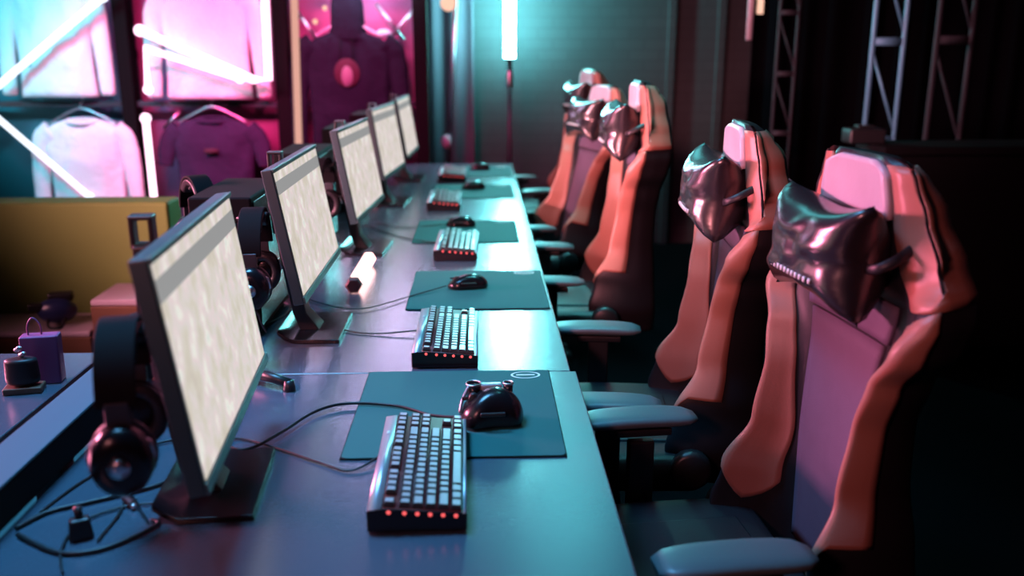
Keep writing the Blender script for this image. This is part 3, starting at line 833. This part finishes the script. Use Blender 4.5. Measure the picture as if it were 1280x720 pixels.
# ------------------------------------------------------------------ merchandise rack
DR = 5.76
def R2(px, py, dd=0): return WD(px, py, DR+dd)
t = empty('display_rack', L(-1.9,DR,0), -PSI, 'black clothes display rack with perforated panels at the back left', 'display rack')
def loc(p): return rz(PSI)@(p-t.location)
posts = [(px-640)*(.967*DR+.08)/F for px in (-45,164,357,528)]
for la in posts:
    MB().box(Vector((la+1.9,-.01,1.35)),(.085,.09,2.7)).build('post', M['post'], t, bevel=.004)
zr = R2(170,130).z
for z_ in (zr, 2.45, .35):
    for a,b in zip(posts,posts[1:]):
        MB().box(((a+b)/2+1.9,0,z_),(b-a-.07,.035,.035)).build('rail', M['darkmetal'], t, bevel=.003)
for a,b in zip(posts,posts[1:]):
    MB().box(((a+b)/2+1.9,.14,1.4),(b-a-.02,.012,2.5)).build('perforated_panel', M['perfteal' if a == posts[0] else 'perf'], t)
for la in posts:
    MB().box(Vector((la+1.9,.09,1.4)),(.03,.10,.05)).build('panel_bracket', M['post'], t)
# garments
def garment(name, px, top_z, w, h, m, label, cat, hood=False, sleeves=True, flare=0, dd=-.05, seed=0, short=False):
    p = R2(px, 60); c = L((px-640)*(.967*DR)/F, DR+dd, 0)
    t = empty(name, (c.x, c.y, top_z), -PSI, label, cat)
    mb = MB(); rings = []
    hwid = w/2
    for i in range(23):
        u = i/22; z = -h*u
        if u < .12: hw = hwid*(.38+.62*(u/.12)**.55)
        else: hw = hwid*(1-.10*math.sin((u-.12)*PI*.9)+flare*(u-.12))
        dp = .055*(.5+.5*min(1,u/.15))
        ring = []
        for k in range(40):
            a = 2*PI*k/40; ca, sa = math.cos(a), math.sin(a)
            f = .014*noise.noise(Vector((ca*3.5+seed, u*4, sa+seed)))+.008*noise.noise(Vector((ca*9,u*9,seed)))
            x = hw*math.copysign(abs(ca)**.85,ca); y = (dp+f*2)*math.copysign(abs(sa)**.8,sa)
            dz = 0
            if u == 0: dz = -.02*(1-abs(ca))
            ring.append(Vector((x, y, z+dz)))
        rings.append(ring)
    mb.loft(rings)
    mb.build('torso', m, t)
    if sleeves:
        for s in (-1,1):
            L_ = .22 if short else h*.93
            pts = spline([(s*hwid*.80,0,-.075),(s*hwid*1.06,0,-.14),(s*(hwid*1.16),-.01,-.14-L_*.4),(s*(hwid*1.20),-.015,-.10-L_*.9)],7)
            n = len(pts); rs = [(.072-.030*i/n)+.006*noise.noise(Vector((i*.7,seed,s))) for i in range(n)]
            MB().tube(pts, rs, 16, flat=.62).build('sleeve', m, t)
    if hood:
        rings = []
        for i in range(13):
            u = i/12; z = -.06+.34*u; hw = .13*(1-u**1.5*.55)*(1-.1*math.sin(u*6)) ; 
            if u > .9: hw *= .75
            rings.append([Vector((hw*math.cos(a), .02+.07*(1-.3*u)*math.sin(a), z)) for a in [2*PI*k/24 for k in range(24)]])
        MB().loft(rings).build('hood', m, t, sub=1)
        for s in (-1,1): MB().tube([(s*.035,-.06,-.04),(s*.04,-.075,-.2)], .004, 6).build('drawstring', M['blackmatte'], t)
    else:
        pts = [Vector((.095*math.cos(a), .045*math.sin(a)-.012, -.012+.012*math.sin(a))) for a in [2*PI*k/24 for k in range(25)]]
        MB().tube(pts, .010, 8, caps=False).build('collar', m, t)
    return t
def hanger(px, top_z, dd=-.05):
    c = L((px-640)*(.967*DR)/F, DR+dd, 0)
    t = empty('clothes_hanger', (c.x,c.y,top_z), -PSI)
    MB().tube(spline([(-.21,0,-.03),(-.10,0,.03),(0,0,.065),(.10,0,.03),(.21,0,-.03)],5), .006, 8).build('shoulder_bar', M['metal'], t)
    MB().tube(spline([(0,0,.06),(0,0,.09),(.018,.0,.115),(0,.02,.135),(0,.05,.125)],5), .003, 6).build('hook', M['metal'], t)
    return t
gz = lambda py: R2(100,py).z
garment('sweatshirt', 74, 1.83, .50, .68, M['white'], 'pale sweatshirt hanging at the top left of the display rack', 'sweatshirt', seed=1)
garment('sweatshirt', 97, gz(148), .50, .66, M['white'], 'white sweatshirt hanging low at the left, just above the yellow sofa', 'sweatshirt', seed=2)
garment('sweatshirt', 262, 1.80, .56, .66, M['white'], 'bright white sweatshirt behind the bent neon tube in the middle bay', 'sweatshirt', seed=3)
g4 = garment('t_shirt', 262, gz(146), .52, .68, M['plum'], 'dark plum t-shirt below the bright white sweatshirt', 't-shirt', seed=4, short=True)
MB().box((.0,-.079,-.20),(.085,.006,.03)).build('chest_print', M['redprint'], g4)
g5 = garment('hoodie', 437, gz(40), .54, .80, M['hood'], 'black hoodie with a red round print hanging behind the monitors', 'hoodie', hood=True, seed=5)
pr_ = MB().lathe([(.075,-.078),(.078,-.0745)], (0,0,0), 'y', 28); pr_.v = [(v[0],v[1],v[2]*1.1-.24) for v in pr_.v]; pr_.build('round_print', M['redprint'], g5)
pr_ = MB().lathe([(.034,-.083),(.036,-.078)], (0,0,0), 'y', 24); pr_.v = [(v[0],v[1],v[2]*1.7-.26) for v in pr_.v]; pr_.build('oval_print', M['paleprint'], g5)
for px, z_, lb in ((97,gz(148),'metal hanger holding the low white sweatshirt above the sofa'),(262,gz(146),'metal hanger holding the plum t-shirt'),
                   (437,gz(40),'metal hanger holding the black hoodie'),(74,1.83,'metal hanger holding the pale top left sweatshirt'),(262,1.80,'metal hanger holding the bright white sweatshirt')):
    tag(hanger(px,z_), lb, 'hanger')
# neon tubes in front of the rack
def neon(pix, m, r, label, d=-.20, cap=True):
    pts = [R2(x,y,d) for x,y in pix]; c = pts[0]
    t = empty('neon_tube', c, 0, label, 'neon tube')
    if len(pts) > 2: q = []
    q = [p-c for p in pts]
    MB().tube(q, r, 10).build('glass_tube', m, t)
    for e in (q[0], q[-1]):
        MB().ball(e, (r*1.5,r*1.5,r*1.5)).build('end_cap', M['post'] if not cap else m, t)
    # little stand-off reaching back to the rack
    mid = (q[0]+q[1])/2
    MB().tube([mid, mid+Vector((.01,.19,0))], .004, 6).build('standoff', M['post'], t)
    return t
neon([(-70,165),(128,-4)], M['neoncool'], .020, 'white neon tube slanting up across the top left sweatshirt')
neon([(-60,100),(0,150),(112,246)], M['neoncool'], .017, 'white neon tube slanting down across the low white sweatshirt')
neon([(175,38),(318,100),(336,100),(330,-30)], M['neonwhite'], .022, 'bent pink white neon tube forming a corner in the middle bay')
neon([(185,112),(181,60),(300,98)], M['neonwhite'], .018, 'short hooked neon tube at the left of the middle bay', d=-.26)
neon([(182,148),(194,262)], M['neonwhite'], .020, 'upright pink white neon tube above the sofa end')
neon([(366,-60),(374,205)], M['peach'], .022, 'dim peach light strip beside the rack post left of the black hoodie', d=-.10)  # narrow peach strip with low emission along the post
neon([(372,-12),(398,-14),(428,-12)], M['neonwhite'], .020, 'short neon piece above the black hoodie', d=-.12)
neon([(376,-16),(512,-16),(512,-110),(376,-110),(376,-16)], M['neonlilac'], .022, 'lilac white neon rectangle at the top of the hoodie bay', d=-.16)  # unseen neon above the view, added for the lavender desk reflection
# small lamps at the top of the hoodie bay
for i,(px,py) in enumerate(((406,10),(394,27),(480,42))):
    p = R2(px,py,-.02)
    t = empty('small_lamp', p, 0, ['tiny round lamp upper left of the hood','tiny round lamp just beneath the other, left of the hood','tiny pale teal lamp right of the hood'][i], 'lamp')
    MB().ball((0,0,0),(.016,.016,.016) if i < 2 else (.05,.03,.025)).build('bulb', M['bulb'] if i < 2 else mat('pale teal shade',(.4,.6,.6),.4), t)
    MB().tube([(0,0,0),(0,.13,0)], .004, 6).build('arm', M['post'], t)
# diagonal hanger arms in the hoodie bay
t = empty('support_arms', R2(440,30,.02), 0, 'pale slanting metal arms on the panel behind the black hoodie', 'rack arms')
for (a,b) in (((372,15),(398,52)),((470,5),(505,50)),((520,8),(485,52)),((85,148),(118,168)),((225,140),(205,160))):
    MB().tube([R2(*a,.02)-t.location, R2(*b,.02)-t.location], .012, 8).build('slanting_arm', M['metal'], t)

# tall pink tube on a stand at the far end
DP = 5.74
p = WD(527,204,DP); q = WD(521,-90,DP)
t = empty('light_tube', (p.x,p.y,0), 0, 'tall pink white light tube standing upright beyond the far end of the monitors', 'light tube')
MB().lathe([(.016,.0),(.017,p.z-.05),(.017,q.z)], n=14) 
MB().tube([(0,0,p.z-.10),(q.x-p.x,0,q.z)], .020, 14).build('glowing_tube', M['pinktube'], t)
MB().tube([(0,0,.02),(0,0,p.z-.10)], .014, 10).build('pole', M['darkmetal'], t)
MB().lathe([(.13,0),(.13,.012),(.03,.02)]).build('base', M['darkmetal'], t)
# cyan tube
DC = 6.42
p = WD(637,73,DC); q = WD(635,-150,DC)
t = empty('light_tube', (p.x,p.y,0), 0, 'bright cyan light tube on a thin pole against the back wall', 'light tube')
MB().tube([(0,0,p.z),(0,0,2.35)], .036, 16).build('glowing_tube', M['cyantube'], t)
MB().lathe([(.03,p.z-.012),(.038,p.z-.008),(.038,p.z+.004)]).build('end_cap', M['darkmetal'], t)
MB().tube([(0,0,.02),(0,0,p.z-.01)], .016, 10).build('pole', M['darkmetal'], t)
MB().lathe([(.022,p.z-.19),(.024,p.z-.18),(.024,p.z-.09),(.020,p.z-.08)]).build('collar', M['metal'], t)
MB().lathe([(.15,0),(.15,.012),(.03,.02)]).build('base', M['darkmetal'], t)

# curtain
def curtain(x0, x1, y, label, amp=.035, wl=.13, name='curtain', m='curtain'):
    n = int((x1-x0)/wl*12); mb = MB(); fr = []; bk = []
    for k in range(2):
        for i in range(n+1):
            x = x0+(x1-x0)*i/n
            yy = y+amp*math.sin(2*PI*(x-x0)/wl+.9*math.sin(x*9))*(.8+.3*math.sin(x*5))
            (fr if k == 0 else bk).append((x,yy+(.006 if k else 0)))
    rings = []
    for z in (.02,.7,1.4,2.1,2.8,3.15):
        rings.append([Vector((a,b,z)) for a,b in fr]+[Vector((a,b,z)) for a,b in reversed(bk)])
    mb.loft(rings)
    return tag(mb.build(name, M[m], None), label, 'curtain')
xa, xb = WD(532,100,6.45).x, WD(592,100,6.45).x
curtain(xa-1.2, xb, 6.55, 'dark pleated curtain between the pink and cyan light tubes', amp=.016)
xc = WD(945,100,6.5).x
curtain(xc, XR-.05, 6.60, 'long black drape covering the right end of the back wall', .03, .22, m='drapeblack')  # drape added to keep this end of the wall black
t = empty('thin_pole', WD(562,100,6.2)*Vector((1,1,0)) if False else Vector((WD(562,100,6.2).x,6.2,0)), 0, 'thin slanting metal pole in front of the curtain', 'pole')
MB().tube([(-.06,0,.0),(.10,0,2.6)], .014, 10).build('shaft', M['metal'], t)
MB().lathe([(.09,0),(.09,.01),(.02,.02)]).build('foot', M['darkmetal'], t).location = (-.06,0,0)
MB().ball((-.03,-.02,.83),(.035,.035,.05)).build('clamp', M['patch'], t)
MB().ball((.0,-.03,1.72),(.05,.04,.05)).build('lamp_head', M['bulb'], t)

# ------------------------------------------------------------------ trusses at the right
def truss(px0, px1, d, mtl, label, panels, wd=None, zlow=0.0, zoff=0):
    pa, pb = WD(px0,60,d), WD(px1,60,d)
    w = wd or (pb.x-pa.x); c = Vector(((pa.x+pb.x)/2, d, 0))
    t = empty('lighting_truss', c, math.radians(-6), label, 'truss')
    for sx in (-1,1):
        MB().tube([(sx*w/2,0,.01),(sx*w/2,0,3.1)], w*.085, 10).build('chord', mtl, t)
    hgt = w*2.75; z = zoff-2*(hgt+w*.5)
    while z < 2.9:
        if z > -.2:
            z2 = min(z+hgt,3.05)
            MB().tube([(-w/2,0,z2),(w/2,0,max(z,.05))], w*.05, 8).build('brace', mtl, t)
            if z > .3: MB().box((0,0,z-w*.22),(w,.014,w*.26)).build('cross_plate', mtl, t)
        z += hgt+w*.5
    MB().box((0,0,.006),(w*1.7,w*1.7,.012)).build('base_plate', mtl, t)
    return t
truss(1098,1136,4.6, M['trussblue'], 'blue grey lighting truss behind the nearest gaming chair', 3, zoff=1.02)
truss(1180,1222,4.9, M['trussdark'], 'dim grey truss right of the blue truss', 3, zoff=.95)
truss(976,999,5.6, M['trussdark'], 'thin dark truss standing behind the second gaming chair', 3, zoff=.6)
p = WD(1180,160,4.3)
t = empty('flight_case', (WD(1250,160,4.2).x,4.25,0), 0, 'low black case with a wide top in front of the trusses', 'case')
MB().box((0,0,.50),(1.05,.30,.92)).build('body', M['blackmatte'], t, bevel=.01)
MB().box((0,0,.985),(1.08,.33,.04)).build('lid', M['blackmatte'], t, bevel=.008)
for sx in (-1,1): MB().box((sx*.45,0,.02),(.06,.2,.04)).build('foot', M['cable'], t)
p = WD(1088,172,4.25)
t = empty('spotlight', (p.x,4.27,1.005), 0, 'dark teal floodlight resting on the black case above the nearest headrest', 'spotlight')
MB().box((0,0,.0),(.0,.0,.0)) 
MB().box((0,0,.035),(.17,.12,.07)).build('housing', M['black'], t, bevel=.012)
MB().box((0,0,.078),(.08,.06,.012)).build('handle', M['black'], t, bevel=.004)
# hanging lamp tube at upper right of centre
p = WD(936,50,5.3)
t = empty('hanging_lamp', (p.x,p.y,p.z), 0, 'small pink lamp tube hanging at the top right of the brick wall', 'lamp')
MB().tube([(0,0,0),(0,0,.6)], .018, 10).build('tube_body', M['lilac'], t)
MB().tube([(.05,-.01,.14),(.05,-.01,.40)], .018, 10).build('bulb', M['bulb'], t)
MB().tube([(0,0,.6),(0,0,3.29-p.z)], .006, 6).build('cord', M['cable'], t)

# ------------------------------------------------------------------ lights
def area(name, loc_, target, size, size_y, c, e, spread=180):
    l = bpy.data.lights.new(name,'AREA'); l.shape = 'RECTANGLE'; l.size = size; l.size_y = size_y; l.color = c; l.energy = e
    l.spread = math.radians(spread)
    o = bpy.data.objects.new(name, l); col.objects.link(o); o.location = loc_
    o.rotation_euler = (Vector(target)-Vector(loc_)).to_track_quat('-Z','Y').to_euler(); return o
area('ceiling cyan tubes', (.35,5.0,3.15), (.15,3.2,.7), .5, 2.2, (.14,.85,.90), 5.5, 110)
area('ceiling cyan tubes near', (.2,3.5,3.2), (.2,3.4,.7), .25, 2.2, (.14,.80,.90), 14, 52)
area('ceiling blue wash', (-1.1,1.9,3.2), (-.7,1.5,.7), .8, .8, (.14,.50,.95), 30, 75)
area('warm lamp behind', (-1.6,-1.6,2.5), (.45,3.7,1.1), .3, .3, (1,.28,.32), 6, 26)  # added fill, narrowed onto the far chairs' near wings
area('dim warm lamp behind', (-1.9,-1.4,2.6), (.8,1.8,1.0), .4, .4, (1,.32,.34), 3.5, 50)  # weaker added fill for the two nearest chairs
area('pink wash left', (-3.3,2.7,1.62), (.7,1.6,1.0), 1.0, .3, (1,.24,.42), 48, 75)
area('pink wash far left', (-3.3,1.7,1.66), (.7,3.8,1.1), .7, .3, (1,.38,.46), 48, 58)
area('teal bay light', (L(-2.9,4.1).x,4.15,2.15), (L(-2.8,5.6).x,5.7,1.2), .9, .2, (.12,.75,1), 18, 90)
area('magenta bay light', (L(-1.8,4.1).x,4.15,2.15), (L(-1.75,5.6).x,5.7,1.0), .9, .2, (1,.07,.32), 30, 75)
area('magenta hoodie bay light', (L(-.85,4.3).x,4.35,2.15), (L(-.85,5.6).x,5.7,1.0), .6, .2, (1,.08,.32), 14, 75)
w_ = bpy.data.worlds.new('room'); sc.world = w_; w_.use_nodes = True
w_.node_tree.nodes['Background'].inputs[0].default_value = (.05,.06,.09,1); w_.node_tree.nodes['Background'].inputs[1].default_value = .2

# ------------------------------------------------------------------ camera
cd = bpy.data.cameras.new('camera'); cam = bpy.data.objects.new('camera', cd); col.objects.link(cam)
cam.location = CAM; cam.rotation_euler = (PI/2-TH, 0, -PSI)
cd.sensor_width = 36; cd.lens = F*36/1280; cd.clip_start = .05
cd.dof.use_dof = True; cd.dof.focus_distance = 1.95; cd.dof.aperture_fstop = 2.1
sc.camera = cam
sc.view_settings.view_transform = 'Standard'; sc.view_settings.look = 'None'
sc.view_settings.exposure = 0; sc.view_settings.gamma = 1; sc.view_settings.use_curve_mapping = False
